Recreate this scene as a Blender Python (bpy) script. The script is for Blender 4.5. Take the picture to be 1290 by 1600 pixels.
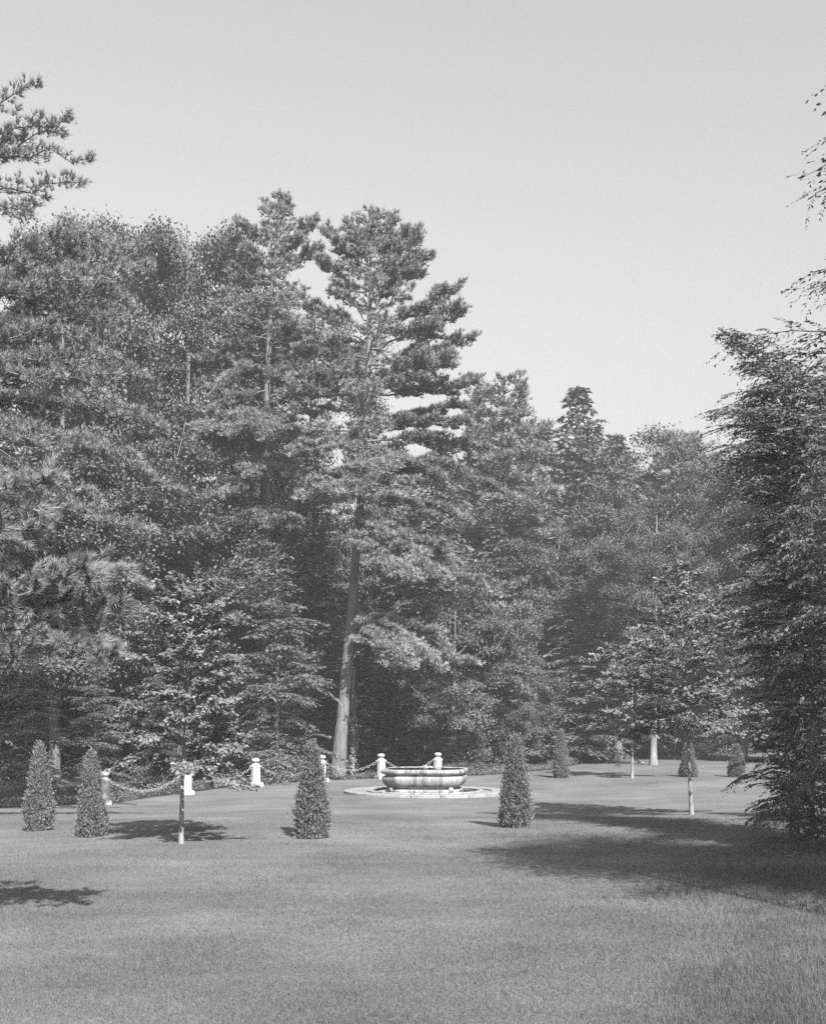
import bpy, math
import numpy as np
from mathutils import Vector

for o in list(bpy.data.objects):
    bpy.data.objects.remove(o, do_unlink=True)
SC = bpy.context.scene
COL = SC.collection
R = math.radians

# ------------------------------------------------------------------ camera, sky, sun, exposure
F, CX, YH, CAMH = 1750.0, 645.0, 1128.0, 2.0        # focal length and horizon in the photograph's pixels, eye height
cam = bpy.data.cameras.new('camera')
cam.sensor_fit = 'VERTICAL'
cam.sensor_height = 36.0
cam.lens = F / 1600.0 * 36.0
cam.shift_y = (YH - 800.0) / 1600.0                  # view camera with a raised front: trunks stay upright
cam.clip_end = 3000.0
cam_o = bpy.data.objects.new('camera', cam)
COL.objects.link(cam_o)
cam_o.location = (0, 0, CAMH)
cam_o.rotation_euler = (R(90), 0, 0)
SC.camera = cam_o

SHX, SHY = -0.40, 1.05                               # where a shadow falls per metre of height
SUN_EL = math.atan(1.0 / math.hypot(SHX, SHY))
SUN_AZ = math.atan2(-SHX, -SHY)
world = bpy.data.worlds.new('World')
SC.world = world
world.use_nodes = True
nt = world.node_tree
nt.nodes.clear()
sky = nt.nodes.new('ShaderNodeTexSky')
sky.sky_type = 'NISHITA'
sky.sun_disc = False
sky.sun_elevation = SUN_EL
sky.sun_rotation = SUN_AZ
sky.air_density = 2.0
sky.dust_density = 3.0
sky.ozone_density = 1.0
bw = nt.nodes.new('ShaderNodeSeparateColor')          # the plate is orthochromatic: it sees the blue of the sky
bg = nt.nodes.new('ShaderNodeBackground')
bg.inputs['Strength'].default_value = 0.068
out = nt.nodes.new('ShaderNodeOutputWorld')
nt.links.new(sky.outputs[0], bw.inputs[0])
nt.links.new(bw.outputs[2], bg.inputs['Color'])
nt.links.new(bg.outputs[0], out.inputs['Surface'])

sun = bpy.data.lights.new('sun', 'SUN')
sun.energy = 5.0
sun.angle = R(0.53)
sun_o = bpy.data.objects.new('sun', sun)
COL.objects.link(sun_o)
sun_o.rotation_euler = Vector((SHX, SHY, -1.0)).to_track_quat('-Z', 'Y').to_euler()
sun_o.location = (15, -40, 40)

SC.view_settings.view_transform = 'Standard'
SC.view_settings.look = 'None'
SC.view_settings.exposure = 1.3
SC.view_settings.gamma = 1.0
SC.view_settings.use_curve_mapping = False
SC.render.engine = 'CYCLES'
SC.cycles.max_bounces = 5
SC.cycles.diffuse_bounces = 1
SC.cycles.glossy_bounces = 2
SC.cycles.transmission_bounces = 3
SC.cycles.volume_bounces = 0
SC.cycles.use_denoising = False                     # leave the fine grain, as on the plate


# ------------------------------------------------------------------ materials
def mat_new(name):
    m = bpy.data.materials.new(name)
    m.use_nodes = True
    n = m.node_tree.nodes
    b = n['Principled BSDF']
    return m, n, m.node_tree.links, b


def grey(v):
    return (v, v, v, 1.0)


def leaf_mat(name, lo, hi, rough=0.55, trans=0.25, spec=0.35, patch=False):
    m, n, l, b = mat_new(name)
    g = n.new('ShaderNodeNewGeometry')
    mr = n.new('ShaderNodeMapRange')
    mr.inputs['To Min'].default_value = lo
    mr.inputs['To Max'].default_value = hi
    l.new(g.outputs['Random Per Island'], mr.inputs['Value'])
    col = mr.outputs[0]
    if patch:
        tc = n.new('ShaderNodeTexCoord')
        for sc_, st_, lo_, hi_ in ((0.35, (1, 1, 1), 0.72, 1.24), (0.9, (0.35, 2.2, 1), 0.91, 1.08), (2.6, (1, 1, 1), 0.84, 1.12)):
            mp = n.new('ShaderNodeMapping')
            mp.inputs['Scale'].default_value = st_
            if st_[0] != 1:
                mp.inputs['Rotation'].default_value = (0, 0, R(-12))
            l.new(tc.outputs['Object'], mp.inputs['Vector'])
            t = n.new('ShaderNodeTexNoise')
            t.inputs['Scale'].default_value = sc_
            t.inputs['Detail'].default_value = 4
            l.new(mp.outputs[0], t.inputs['Vector'])
            m2 = n.new('ShaderNodeMapRange')
            m2.inputs['From Min'].default_value = 0.3
            m2.inputs['From Max'].default_value = 0.7
            m2.inputs['To Min'].default_value = lo_
            m2.inputs['To Max'].default_value = hi_
            l.new(t.outputs['Fac'], m2.inputs['Value'])
            mu = n.new('ShaderNodeMath')
            mu.operation = 'MULTIPLY'
            l.new(col, mu.inputs[0])
            l.new(m2.outputs[0], mu.inputs[1])
            col = mu.outputs[0]
    l.new(col, b.inputs['Base Color'])
    b.inputs['Roughness'].default_value = rough
    b.inputs['Specular IOR Level'].default_value = spec
    t = n.new('ShaderNodeBsdfTranslucent')
    l.new(col, t.inputs['Color'])
    mx = n.new('ShaderNodeMixShader')
    mx.inputs[0].default_value = trans
    l.new(b.outputs[0], mx.inputs[1])
    l.new(t.outputs[0], mx.inputs[2])
    l.new(mx.outputs[0], n['Material Output'].inputs['Surface'])
    return m


def noise_mat(name, lo, hi, scale, rough=0.85, bump=0.3, dist=0.02, stretch=(1, 1, 1), detail=6.0, spec=0.2, coarse=0.0):
    m, n, l, b = mat_new(name)
    tc = n.new('ShaderNodeTexCoord')
    mp = n.new('ShaderNodeMapping')
    mp.inputs['Scale'].default_value = stretch
    l.new(tc.outputs['Object'], mp.inputs['Vector'])
    nz = n.new('ShaderNodeTexNoise')
    nz.inputs['Scale'].default_value = scale
    nz.inputs['Detail'].default_value = detail
    nz.inputs['Roughness'].default_value = 0.65
    l.new(mp.outputs[0], nz.inputs['Vector'])
    mr = n.new('ShaderNodeMapRange')
    mr.inputs['From Min'].default_value = 0.3
    mr.inputs['From Max'].default_value = 0.7
    mr.inputs['To Min'].default_value = lo
    mr.inputs['To Max'].default_value = hi
    l.new(nz.outputs['Fac'], mr.inputs['Value'])
    src = mr.outputs[0]
    if coarse:
        nz2 = n.new('ShaderNodeTexNoise')
        nz2.inputs['Scale'].default_value = scale * 0.12
        nz2.inputs['Detail'].default_value = 4
        l.new(mp.outputs[0], nz2.inputs['Vector'])
        mr2 = n.new('ShaderNodeMapRange')
        mr2.inputs['From Min'].default_value = 0.35
        mr2.inputs['From Max'].default_value = 0.65
        mr2.inputs['To Min'].default_value = 1 - coarse
        mr2.inputs['To Max'].default_value = 1 + coarse
        l.new(nz2.outputs['Fac'], mr2.inputs['Value'])
        mu = n.new('ShaderNodeMath')
        mu.operation = 'MULTIPLY'
        l.new(src, mu.inputs[0])
        l.new(mr2.outputs[0], mu.inputs[1])
        src = mu.outputs[0]
    l.new(src, b.inputs['Base Color'])
    b.inputs['Roughness'].default_value = rough
    b.inputs['Specular IOR Level'].default_value = spec
    bp = n.new('ShaderNodeBump')
    bp.inputs['Strength'].default_value = bump
    bp.inputs['Distance'].default_value = dist
    l.new(nz.outputs['Fac'], bp.inputs['Height'])
    l.new(bp.outputs[0], b.inputs['Normal'])
    return m


def lawn_mat():
    m, n, l, b = mat_new('mown_lawn')
    tc = n.new('ShaderNodeTexCoord')

    def nz(scale, detail, st=(1, 1, 1), rot=0.0):
        mp = n.new('ShaderNodeMapping')
        mp.inputs['Scale'].default_value = st
        mp.inputs['Rotation'].default_value = (0, 0, rot)
        l.new(tc.outputs['Object'], mp.inputs['Vector'])
        t = n.new('ShaderNodeTexNoise')
        t.inputs['Scale'].default_value = scale
        t.inputs['Detail'].default_value = detail
        t.inputs['Roughness'].default_value = 0.6
        l.new(mp.outputs[0], t.inputs['Vector'])
        return t.outputs['Fac']

    def rng_(src, lo, hi, a=0.3, c=0.7):
        mr = n.new('ShaderNodeMapRange')
        mr.inputs['From Min'].default_value = a
        mr.inputs['From Max'].default_value = c
        mr.inputs['To Min'].default_value = lo
        mr.inputs['To Max'].default_value = hi
        l.new(src, mr.inputs['Value'])
        return mr.outputs[0]

    def mul(a, c):
        x = n.new('ShaderNodeMath')
        x.operation = 'MULTIPLY'
        l.new(a, x.inputs[0])
        l.new(c, x.inputs[1])
        return x.outputs[0]
    fine = nz(26, 8)
    patch = nz(0.35, 5)
    streak = nz(0.9, 4, (0.35, 2.2, 1), R(-12))
    col = mul(mul(rng_(fine, LAWN * 0.72, LAWN * 1.28), rng_(patch, 0.70, 1.24)), rng_(streak, 0.90, 1.09))
    l.new(col, b.inputs['Base Color'])
    b.inputs['Roughness'].default_value = 0.9
    b.inputs['Specular IOR Level'].default_value = 0.1
    bp = n.new('ShaderNodeBump')
    bp.inputs['Strength'].default_value = 0.7
    bp.inputs['Distance'].default_value = 0.03
    l.new(fine, bp.inputs['Height'])
    l.new(bp.outputs[0], b.inputs['Normal'])
    return m


def stone_mat(name, base, stain=0.6):
    """pale weathered stone: fine grain, soot and algae streaks running down"""
    m, n, l, b = mat_new(name)
    tc = n.new('ShaderNodeTexCoord')
    mp = n.new('ShaderNodeMapping')
    mp.inputs['Scale'].default_value = (3.2, 3.2, 0.35)
    l.new(tc.outputs['Object'], mp.inputs['Vector'])
    st = n.new('ShaderNodeTexNoise')
    st.inputs['Scale'].default_value = 1.7
    st.inputs['Detail'].default_value = 6
    st.inputs['Roughness'].default_value = 0.7
    l.new(mp.outputs[0], st.inputs['Vector'])
    mr = n.new('ShaderNodeMapRange')
    mp.inputs['Location'].default_value = (2.3, 0.4, 0.0)
    mr.inputs['From Min'].default_value = 0.46
    mr.inputs['From Max'].default_value = 0.66
    mr.inputs['To Min'].default_value = 1.0
    mr.inputs['To Max'].default_value = 1.0 - stain
    l.new(st.outputs['Fac'], mr.inputs['Value'])
    gr = n.new('ShaderNodeTexNoise')
    gr.inputs['Scale'].default_value = 30
    gr.inputs['Detail'].default_value = 5
    l.new(tc.outputs['Object'], gr.inputs['Vector'])
    mr2 = n.new('ShaderNodeMapRange')
    mr2.inputs['To Min'].default_value = base * 0.8
    mr2.inputs['To Max'].default_value = base * 1.15
    l.new(gr.outputs['Fac'], mr2.inputs['Value'])
    mu = n.new('ShaderNodeMath')
    mu.operation = 'MULTIPLY'
    l.new(mr.outputs[0], mu.inputs[0])
    l.new(mr2.outputs[0], mu.inputs[1])
    l.new(mu.outputs[0], b.inputs['Base Color'])
    b.inputs['Roughness'].default_value = 0.75
    b.inputs['Specular IOR Level'].default_value = 0.25
    bp = n.new('ShaderNodeBump')
    bp.inputs['Strength'].default_value = 0.25
    bp.inputs['Distance'].default_value = 0.01
    l.new(gr.outputs['Fac'], bp.inputs['Height'])
    l.new(bp.outputs[0], b.inputs['Normal'])
    return m


LAWN = 0.132
M = {
    'lawn': lawn_mat(),
    'floor': noise_mat('leaf_litter', 0.03, 0.075, 9, bump=0.6, coarse=0.3),
    'blade': leaf_mat('grass_blade', 0.09, 0.165, rough=0.6, trans=0.3, spec=0.2, patch=True),
    'rough_blade': leaf_mat('rough_grass_blade', 0.07, 0.17, rough=0.6, trans=0.3, spec=0.2, patch=True),
    'pine': leaf_mat('pine_needle', 0.16, 0.32, trans=0.2),
    'broad': leaf_mat('broad_leaf', 0.06, 0.155, rough=0.62, trans=0.15, spec=0.22),
    'young': leaf_mat('young_leaf', 0.10, 0.24, rough=0.55, trans=0.25, spec=0.3),
    'hemlock': leaf_mat('hemlock_spray', 0.065, 0.145, trans=0.15),
    'cedar': leaf_mat('arborvitae_spray', 0.11, 0.20, trans=0.15),
    'bark': noise_mat('bark', 0.07, 0.19, 7, bump=0.9, dist=0.05, stretch=(1.6, 1.6, 0.3)),
    'smooth_bark': noise_mat('smooth_bark', 0.17, 0.30, 12, bump=0.4, stretch=(1.5, 1.5, 0.4)),
    'young_bark': noise_mat('young_bark', 0.11, 0.27, 16, bump=0.6, stretch=(1.5, 1.5, 0.35), coarse=0.3),
    'twig': noise_mat('twig_bark', 0.08, 0.18, 20, bump=0.3),
    'white': stone_mat('painted_stone', 0.38, 0.35),
    'stone': stone_mat('weathered_stone', 0.29, 0.75),
    'kerb': stone_mat('kerb_stone', 0.26, 0.45),
    'iron': noise_mat('galvanised_iron', 0.2, 0.36, 40, rough=0.5, bump=0.2, spec=0.5),
    'gravel': noise_mat('fine_gravel', 0.14, 0.24, 35, bump=0.4),
}
mw, n_, l_, b_ = mat_new('dark_water')
b_.inputs['Base Color'].default_value = grey(0.02)
b_.inputs['Roughness'].default_value = 0.06
nzw = n_.new('ShaderNodeTexNoise')
nzw.inputs['Scale'].default_value = 5
bpw = n_.new('ShaderNodeBump')
bpw.inputs['Strength'].default_value = 0.03
l_.new(nzw.outputs['Fac'], bpw.inputs['Height'])
l_.new(bpw.outputs[0], b_.inputs['Normal'])
M['water'] = mw


# ------------------------------------------------------------------ geometry helpers
def unit(v):
    v = np.asarray(v, float)
    return v / np.maximum(np.linalg.norm(v, axis=-1, keepdims=True), 1e-9)


class Geo:
    """collects points and faces (triangles, quads, six-sided leaves) for ONE mesh object"""

    def __init__(self):
        self.v, self.f, self.n = [], [], 0

    def add(self, V, Fc, smooth=False, mi=0):
        V = np.asarray(V, np.float32).reshape(-1, 3)
        Fc = np.asarray(Fc, np.int64)
        if len(V) == 0 or len(Fc) == 0:
            return
        self.v.append(V)
        self.f.append((Fc + self.n, smooth, mi))
        self.n += len(V)

    def mesh(self, name, mats):
        me = bpy.data.meshes.new(name)
        V = np.concatenate(self.v)
        me.vertices.add(len(V))
        me.vertices.foreach_set('co', V.ravel())
        idx = np.concatenate([f.ravel() for f, s, m in self.f]).astype(np.int32)
        tot = np.concatenate([np.full(len(f), f.shape[1]) for f, s, m in self.f]).astype(np.int32)
        sm = np.concatenate([np.full(len(f), s) for f, s, m in self.f])
        mi = np.concatenate([np.full(len(f), m) for f, s, m in self.f]).astype(np.int32)
        start = np.concatenate([[0], np.cumsum(tot)[:-1]]).astype(np.int32)
        me.loops.add(len(idx))
        me.loops.foreach_set('vertex_index', idx)
        me.polygons.add(len(tot))
        me.polygons.foreach_set('loop_start', start)
        me.polygons.foreach_set('loop_total', tot)
        me.polygons.foreach_set('use_smooth', sm)
        me.polygons.foreach_set('material_index', mi)
        for m in (mats if isinstance(mats, (list, tuple)) else [mats]):
            me.materials.append(M[m])
        me.update(calc_edges=True)
        return me

    def build(self, name, mats, parent=None, loc=None):
        return link(name, self.mesh(name, mats), parent, loc)


def link(name, data, parent=None, loc=None):
    o = bpy.data.objects.new(name, data)
    COL.objects.link(o)
    if parent is not None:
        o.parent = parent
    if loc is not None:
        o.location = loc
    return o


def tag(o, label=None, cat=None, group=None, kind=None):
    for k, v in (('label', label), ('category', cat), ('group', group), ('kind', kind)):
        if v:
            o[k] = v
    return o


def thing(name, loc, label, cat, group=None):
    return tag(link(name, None, None, loc), label, cat, group)


def copy_tree(o, parent=None):
    c = o.copy()
    COL.objects.link(c)
    c.parent = parent
    for ch in o.children:
        copy_tree(ch, c)
    return c


def tube(path, rad, sides=6, mod=None):
    P = np.asarray(path, float)
    n = len(P)
    rad = np.broadcast_to(np.asarray(rad, float), (n,))
    T = unit(np.gradient(P, axis=0))
    mt = np.abs(T.mean(0))
    ref = np.zeros(3)
    ref[int(np.argmin(mt))] = 1.0
    A = unit(np.cross(T, ref))
    B = np.cross(T, A)
    th = np.arange(sides) / sides * 2 * np.pi
    rr = rad[:, None] * np.ones((1, sides))
    if mod is not None:
        rr = rr * mod(n, sides)
    V = P[:, None, :] + rr[:, :, None] * (np.cos(th)[None, :, None] * A[:, None, :] + np.sin(th)[None, :, None] * B[:, None, :])
    i = np.arange(n - 1)[:, None] * sides
    j = np.arange(sides)[None, :]
    k = (j + 1) % sides
    q = np.stack([i + j, i + k, i + sides + k, i + sides + j], -1).reshape(-1, 4)
    return V.reshape(-1, 3), q


def bez(a, c, b, n):
    t = np.linspace(0, 1, n)[:, None]
    return (1 - t) ** 2 * a + 2 * t * (1 - t) * c + t ** 2 * b


def smooth_path(pts, n):
    """Catmull-Rom style resampling of a few control points"""
    P = np.asarray(pts, float)
    s = np.concatenate([[0], np.cumsum(np.linalg.norm(np.diff(P, axis=0), axis=1))])
    t = np.linspace(0, s[-1], n)
    lin = np.stack([np.interp(t, s, P[:, k]) for k in range(3)], -1)
    for _ in range(3):
        lin[1:-1] = 0.25 * lin[:-2] + 0.5 * lin[1:-1] + 0.25 * lin[2:]
    return lin


def lathe(prof, sides, shape=None):
    """prof: (radius, z) rows; shape(theta) scales the radius around"""
    th = np.arange(sides) / sides * 2 * np.pi
    sc = np.ones(sides) if shape is None else shape(th)
    V = np.concatenate([np.stack([r * sc * np.cos(th), r * sc * np.sin(th), np.full(sides, z)], -1) for r, z in prof])
    n = len(prof)
    i = np.arange(n - 1)[:, None] * sides
    j = np.arange(sides)[None, :]
    k = (j + 1) % sides
    return V, np.stack([i + j, i + k, i + sides + k, i + sides + j], -1).reshape(-1, 4)


def needles(g, P, D, n, L, w, spread, rng, up=0.0, mi=0):
    """n needle triangles out of every tuft P along D"""
    P = np.repeat(P, n, 0)
    D = np.repeat(unit(D), n, 0)
    k = len(P)
    d = unit(D + rng.normal(0, spread, (k, 3)) + np.array([0, 0, up]))
    s = unit(np.cross(d, rng.normal(0, 1, (k, 3))))
    ln = L * rng.uniform(0.7, 1.15, (k, 1))
    V = np.stack([P - s * w, P + s * w, P + d * ln], 1).reshape(-1, 3)
    g.add(V, np.arange(3 * k).reshape(-1, 3), False, mi)


def leaves(g, P, A, N, L, W, rng, mi=0, hexa=False, fold=0.0):
    """one leaf per point: along A, facing N"""
    k = len(P)
    if k == 0:
        return
    A = unit(A)
    S = unit(np.cross(A, N))
    N = np.cross(S, A)
    L = np.broadcast_to(L, (k,))[:, None]
    W = np.broadcast_to(W, (k,))[:, None]
    if hexa:
        V = np.stack([P, P + A * L * 0.28 + S * W * 0.42 + N * W * fold, P + A * L * 0.62 + S * W * 0.40 + N * W * fold,
                      P + A * L - N * L * 0.08, P + A * L * 0.62 - S * W * 0.40 + N * W * fold, P + A * L * 0.28 - S * W * 0.42 + N * W * fold], 1)
        V = V.reshape(-1, 3)
        b = np.arange(k)[:, None] * 6
        F1 = b + np.array([[0, 1, 2, 3]])
        F2 = b + np.array([[0, 3, 4, 5]])
        g.add(V, np.concatenate([F1, F2]), False, mi)
    else:
        V = np.stack([P, P + A * L * 0.45 + S * W * 0.5, P + A * L, P + A * L * 0.45 - S * W * 0.5], 1)
        g.add(V.reshape(-1, 3), np.arange(4 * k).reshape(-1, 4), False, mi)


def bark_mod(rng, amp=0.08):
    def f(n, s):
        a = rng.normal(0, amp, (n, s))
        a = (a + np.roll(a, 1, 1) + np.roll(a, -1, 1)) / 1.7
        return 1 + a
    return f


# ------------------------------------------------------------------ the ground
def pix(px, py, D):
    return np.array([(px - CX) / F * D, D, CAMH - (py - YH) / F * D])


CP = [(645, 1600, 7.42), (283, 1318, 18.4), (265, 1288, 20.7), (142, 1311, 20.0), (62, 1297, 21.5), (488, 1310, 19.3), (805, 1292, 21.4),
      (876, 1215, 40.0), (163, 1258, 30.5), (400, 1228, 36.0), (596, 1216, 39.5), (502, 1220, 38.0), (662, 1238, 34.0), (735, 1285, 23.2), (930, 1268, 28.0),
      (1080, 1272, 24.3), (987, 1216, 40.0), (1020, 1197, 52.0), (1110, 1185, 66.0), (527, 1218, 40.5), (870, 1380, 13.9), (1180, 1320, 18.2),
      (1180, 1286, 20.6), (1245, 1304, 18.4), (1130, 1302, 19.0), (600, 1238.5, 34.0), (725, 1238.5, 34.0), (662, 1231, 36.3), (662, 1246, 31.6), (1150, 1214, 41.0)]
gp = [pix(*c) for c in CP] + [np.array([x, y, 0.0]) for x, y in
      [(0, 0), (-6, 3), (6, 3), (-30, 10), (30, 10), (-40, 60), (-60, 120), (0, 90), (0, 140), (60, 130), (50, 60), (-15, 40), (18, 30), (-90, 30), (90, 50), (0, -40), (30, 95), (10, 100)]]
gp = np.array(gp)


def tps_k(d):
    return np.where(d > 1e-9, d * d * np.log(np.maximum(d, 1e-9)), 0.0)


_n = len(gp)
_K = tps_k(np.linalg.norm(gp[:, None, :2] - gp[None, :, :2], axis=2)) + np.eye(_n) * 6.0
_Pm = np.hstack([np.ones((_n, 1)), gp[:, :2]])
_W = np.linalg.solve(np.block([[_K, _Pm], [_Pm.T, np.zeros((3, 3))]]), np.concatenate([gp[:, 2], np.zeros(3)]))


def ground(x, y):
    x = np.asarray(x, float)
    y = np.asarray(y, float)
    cx = np.clip(x, -85, 85)
    cy = np.clip(y, -35, 135)
    d = np.sqrt((cx[..., None] - gp[:, 0]) ** 2 + (cy[..., None] - gp[:, 1]) ** 2)
    z = tps_k(d) @ _W[:_n] + _W[_n] + _W[_n + 1] * cx + _W[_n + 2] * cy
    return np.clip(z, -0.8, 1.2)


def on_ground(px, D):
    x = (px - CX) / F * D
    return np.array([x, D, float(ground(x, D))])


EX = [-60, -40, -14, -10, -8.4, -6.7, -5, -3.1, -1, 1, 3.5, 5.5, 8, 11, 15, 25, 60]
EY = [16, 19, 25, 29.6, 31.2, 34.0, 36.7, 38.7, 40.3, 41.3, 42.6, 46, 54, 62, 76, 84, 84]


def lawn_edge(x):
    return np.interp(x, EX, EY)


def grid_sheet(name, xs, vs, yfun, zoff, mat):
    X = np.repeat(xs[:, None], len(vs), 1)
    Y = yfun(X, vs[None, :])
    Z = ground(X, Y) + zoff
    V = np.stack([X, Y, Z], -1).reshape(-1, 3)
    nv = len(vs)
    i = (np.arange(len(xs) - 1)[:, None] * nv + np.arange(nv - 1)[None, :]).reshape(-1)
    g = Geo()
    g.add(V, np.stack([i, i + nv, i + nv + 1, i + 1], -1), True)
    return g.build(name, mat)


xs = np.concatenate([np.linspace(-60, -16, 14), np.linspace(-15, 15, 120), np.linspace(16, 60, 14)])
wob = lambda X: 0.25 * np.sin(X * 1.7) + 0.15 * np.sin(X * 4.1 + 1)
lawn = grid_sheet('lawn', xs, np.linspace(0, 1, 150), lambda X, v: -12 + v * (lawn_edge(X) + wob(X) + 12), 0.0, 'lawn')
tag(lawn, kind='structure')
tx = np.concatenate([[-600, -300, -150], np.linspace(-90, 90, 61), [150, 300, 600]])
forest_floor = grid_sheet('ground', tx, np.concatenate([[-300, -120], np.linspace(-40, 140, 61), [220, 400, 900]]), lambda X, v: X * 0 + v, -0.06, 'floor')
tag(forest_floor, kind='structure')


# ------------------------------------------------------------------ grass blades on the near lawn
def grass():
    rng = np.random.default_rng(11)
    g = Geo()
    n = 320000
    D = 1.0 / rng.uniform(1 / 26.0, 1 / 6.6, n)
    px = rng.uniform(-40, 1330, n)
    X = (px - CX) / F * D
    rough = X > 2.5 + 0.12 * (D - 8) + rng.normal(0, 0.35, n) + 0.3 * np.sin(D * 1.3)
    rough &= D < 15.2 + rng.normal(0, 0.3, n)
    keep = rng.uniform(0, 1, n) < np.clip((27 - D) / 8, 0.1, 1)
    X, D, rough = X[keep], D[keep], rough[keep]
    patch = 0.75 + 0.25 * np.sin(X * 2.1 + np.sin(D * 1.7)) * np.sin(D * 1.3 + 2)
    h = np.where(rough, rng.uniform(0.03, 0.085, len(X)), rng.uniform(0.018, 0.042, len(X)) * patch)
    w = np.where(rough, 0.0020, 0.0022) * (0.6 + D / 14)
    P = np.stack([X, D, ground(X, D) - 0.002], -1)
    lean = rng.normal(0, 0.38, (len(X), 2)) + np.array([-0.08, 0.05])
    tip = P + np.stack([lean[:, 0] * h, lean[:, 1] * h, h], -1)
    a = rng.uniform(0, np.pi, len(X))
    s = np.stack([np.cos(a) * w, np.sin(a) * w, 0 * a], -1)
    V = np.stack([P - s, P + s, tip], 1)
    for sel, nm, m, lab in ((~rough, 'grass', 'blade', 'short mown grass of the lawn'), (rough, 'grass', 'rough_blade', 'longer uncut grass along the hemlock shade')):
        gg = Geo()
        k = int(sel.sum())
        gg.add(V[sel].reshape(-1, 3), np.arange(3 * k).reshape(-1, 3))
        tag(gg.build(nm, m), lab, 'grass', kind='stuff')


grass()


# ------------------------------------------------------------------ fountain
def fountain():
    c = on_ground(664, 34.0)
    root = thing('fountain', c, 'weathered pale stone fountain basin standing in a round kerbed pool', 'fountain')

    def shape(th):
        """square with cut corners, softened"""
        t = th - R(-8)
        a = np.maximum(np.abs(np.cos(t)), np.abs(np.sin(t)))
        b = np.maximum(np.abs(np.cos(t + np.pi / 4)), np.abs(np.sin(t + np.pi / 4)))
        r = np.minimum(1.0 / a, 1.13 / b)
        return r / 1.18
    S = 128
    sc = 1.47

    def part(name, prof, m, sh=shape, parent=root, s=sc):
        g = Geo()
        V, q = lathe([(r * s, z) for r, z in prof], S, sh)
        g.add(V, q, True)
        return g.build(name, m, parent)
    part('plinth', [(0.0, 0.02), (0.87, 0.02), (0.89, 0.02), (0.89, 0.125), (0.87, 0.14), (0.81, 0.145), (0.80, 0.17), (0.0, 0.17)], 'stone')
    part('bowl', [(0.76, 0.16), (0.82, 0.18), (0.895, 0.24), (0.945, 0.32), (0.967, 0.40), (0.972, 0.47), (0.96, 0.515), (0.915, 0.535), (0.87, 0.545), (0.86, 0.575), (0.80, 0.575)], 'stone')
    part('rim', [(0.86, 0.57), (0.90, 0.58), (0.965, 0.592), (0.997, 0.625), (1.0, 0.67), (0.99, 0.71), (0.975, 0.73), (0.955, 0.735), (0.94, 0.725), (0.93, 0.69), (0.92, 0.56), (0.6, 0.5), (0.0, 0.48)], 'stone')
    part('water', [(0.943, 0.721), (0.5, 0.7215), (0.0, 0.722)], 'water')
    # four scrolled feet under the corners
    for k in range(4):
        a = R(-8) + np.pi / 4 + k * np.pi / 2
        g = Geo()
        t = np.linspace(0, 2 * np.pi * 1.1, 16)
        rad = 0.085 - 0.004 * t
        V, q = lathe([(0.0, -0.085), (0.05, -0.075), (0.08, -0.04), (0.088, 0.0), (0.08, 0.04), (0.05, 0.075), (0.0, 0.085)], 14)
        g.add(V, q, True)
        f = g.build('foot', 'stone', root)
        f.location = (math.cos(a) * 1.24, math.sin(a) * 1.24, 0.13)
    # low leafy spout in the middle of the basin
    g = Geo()
    V, q = lathe([(0.0, 0.62), (0.10, 0.62), (0.09, 0.72), (0.05, 0.76), (0.06, 0.80), (0.03, 0.83), (0.0, 0.83)], 12)
    g.add(V, q, True)
    for k in range(9):
        a = k / 9 * 2 * np.pi
        d = np.array([math.cos(a), math.sin(a), 0])
        s = np.array([-math.sin(a), math.cos(a), 0])
        P = [d * 0.05 + [0, 0, 0.73], d * 0.18 + s * 0.07 + [0, 0, 0.775], d * 0.33 + [0, 0, 0.745], d * 0.18 - s * 0.07 + [0, 0, 0.775], d * 0.18 + [0, 0, 0.80], d * 0.18 + [0, 0, 0.73]]
        g.add(P, [(0, 1, 4), (1, 2, 4), (2, 3, 4), (3, 0, 4), (1, 0, 5), (2, 1, 5), (3, 2, 5), (0, 3, 5)])
    tag(g.build('spout', 'stone', root), 'low leafy stone spout above the basin water')
    # round kerb, stone by stone, with open joints
    def ring(name, r0, r1, h, n, m, z0=-0.08):
        for k in range(n):
            a0 = 2 * np.pi * (k + 0.012) / n
            a1 = 2 * np.pi * (k + 0.988) / n
            th = np.linspace(a0, a1, 9)
            b = 0.015
            ring_ = []
            for (r, z) in ((r1, z0), (r1, h - b), (r1 - b, h), (r0 + b, h), (r0, h - b), (r0, z0)):
                ring_.append(np.stack([r * np.cos(th), r * np.sin(th), np.full(9, z)], -1))
            V = np.concatenate(ring_)
            i = np.arange(5)[:, None] * 9
            j = np.arange(8)[None, :]
            q = np.stack([i + j, i + j + 1, i + j + 10, i + j + 9], -1).reshape(-1, 4)
            g = Geo()
            g.add(V, q)
            e = np.array([[0, 9, 18, 27, 36, 45]])
            g.add(V, np.concatenate([e, e[:, ::-1] + 8]))
            g.build(name, m, root)
    ring('kerb_stone', 2.02, 2.46, 0.075, 18, 'kerb')
    ring('inner_kerb_stone', 1.62, 1.76, 0.09, 14, 'stone')
    g = Geo()
    V, q = lathe([(2.03, 0.035), (1.75, 0.04)], 64)
    g.add(V, q)
    g.build('gravel_band', 'gravel', root)
    g = Geo()
    V, q = lathe([(1.63, 0.05), (0.8, 0.051), (0.0, 0.052)], 64)
    g.add(V, q, True)
    g.build('pool_water', 'water', root)


fountain()


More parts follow.
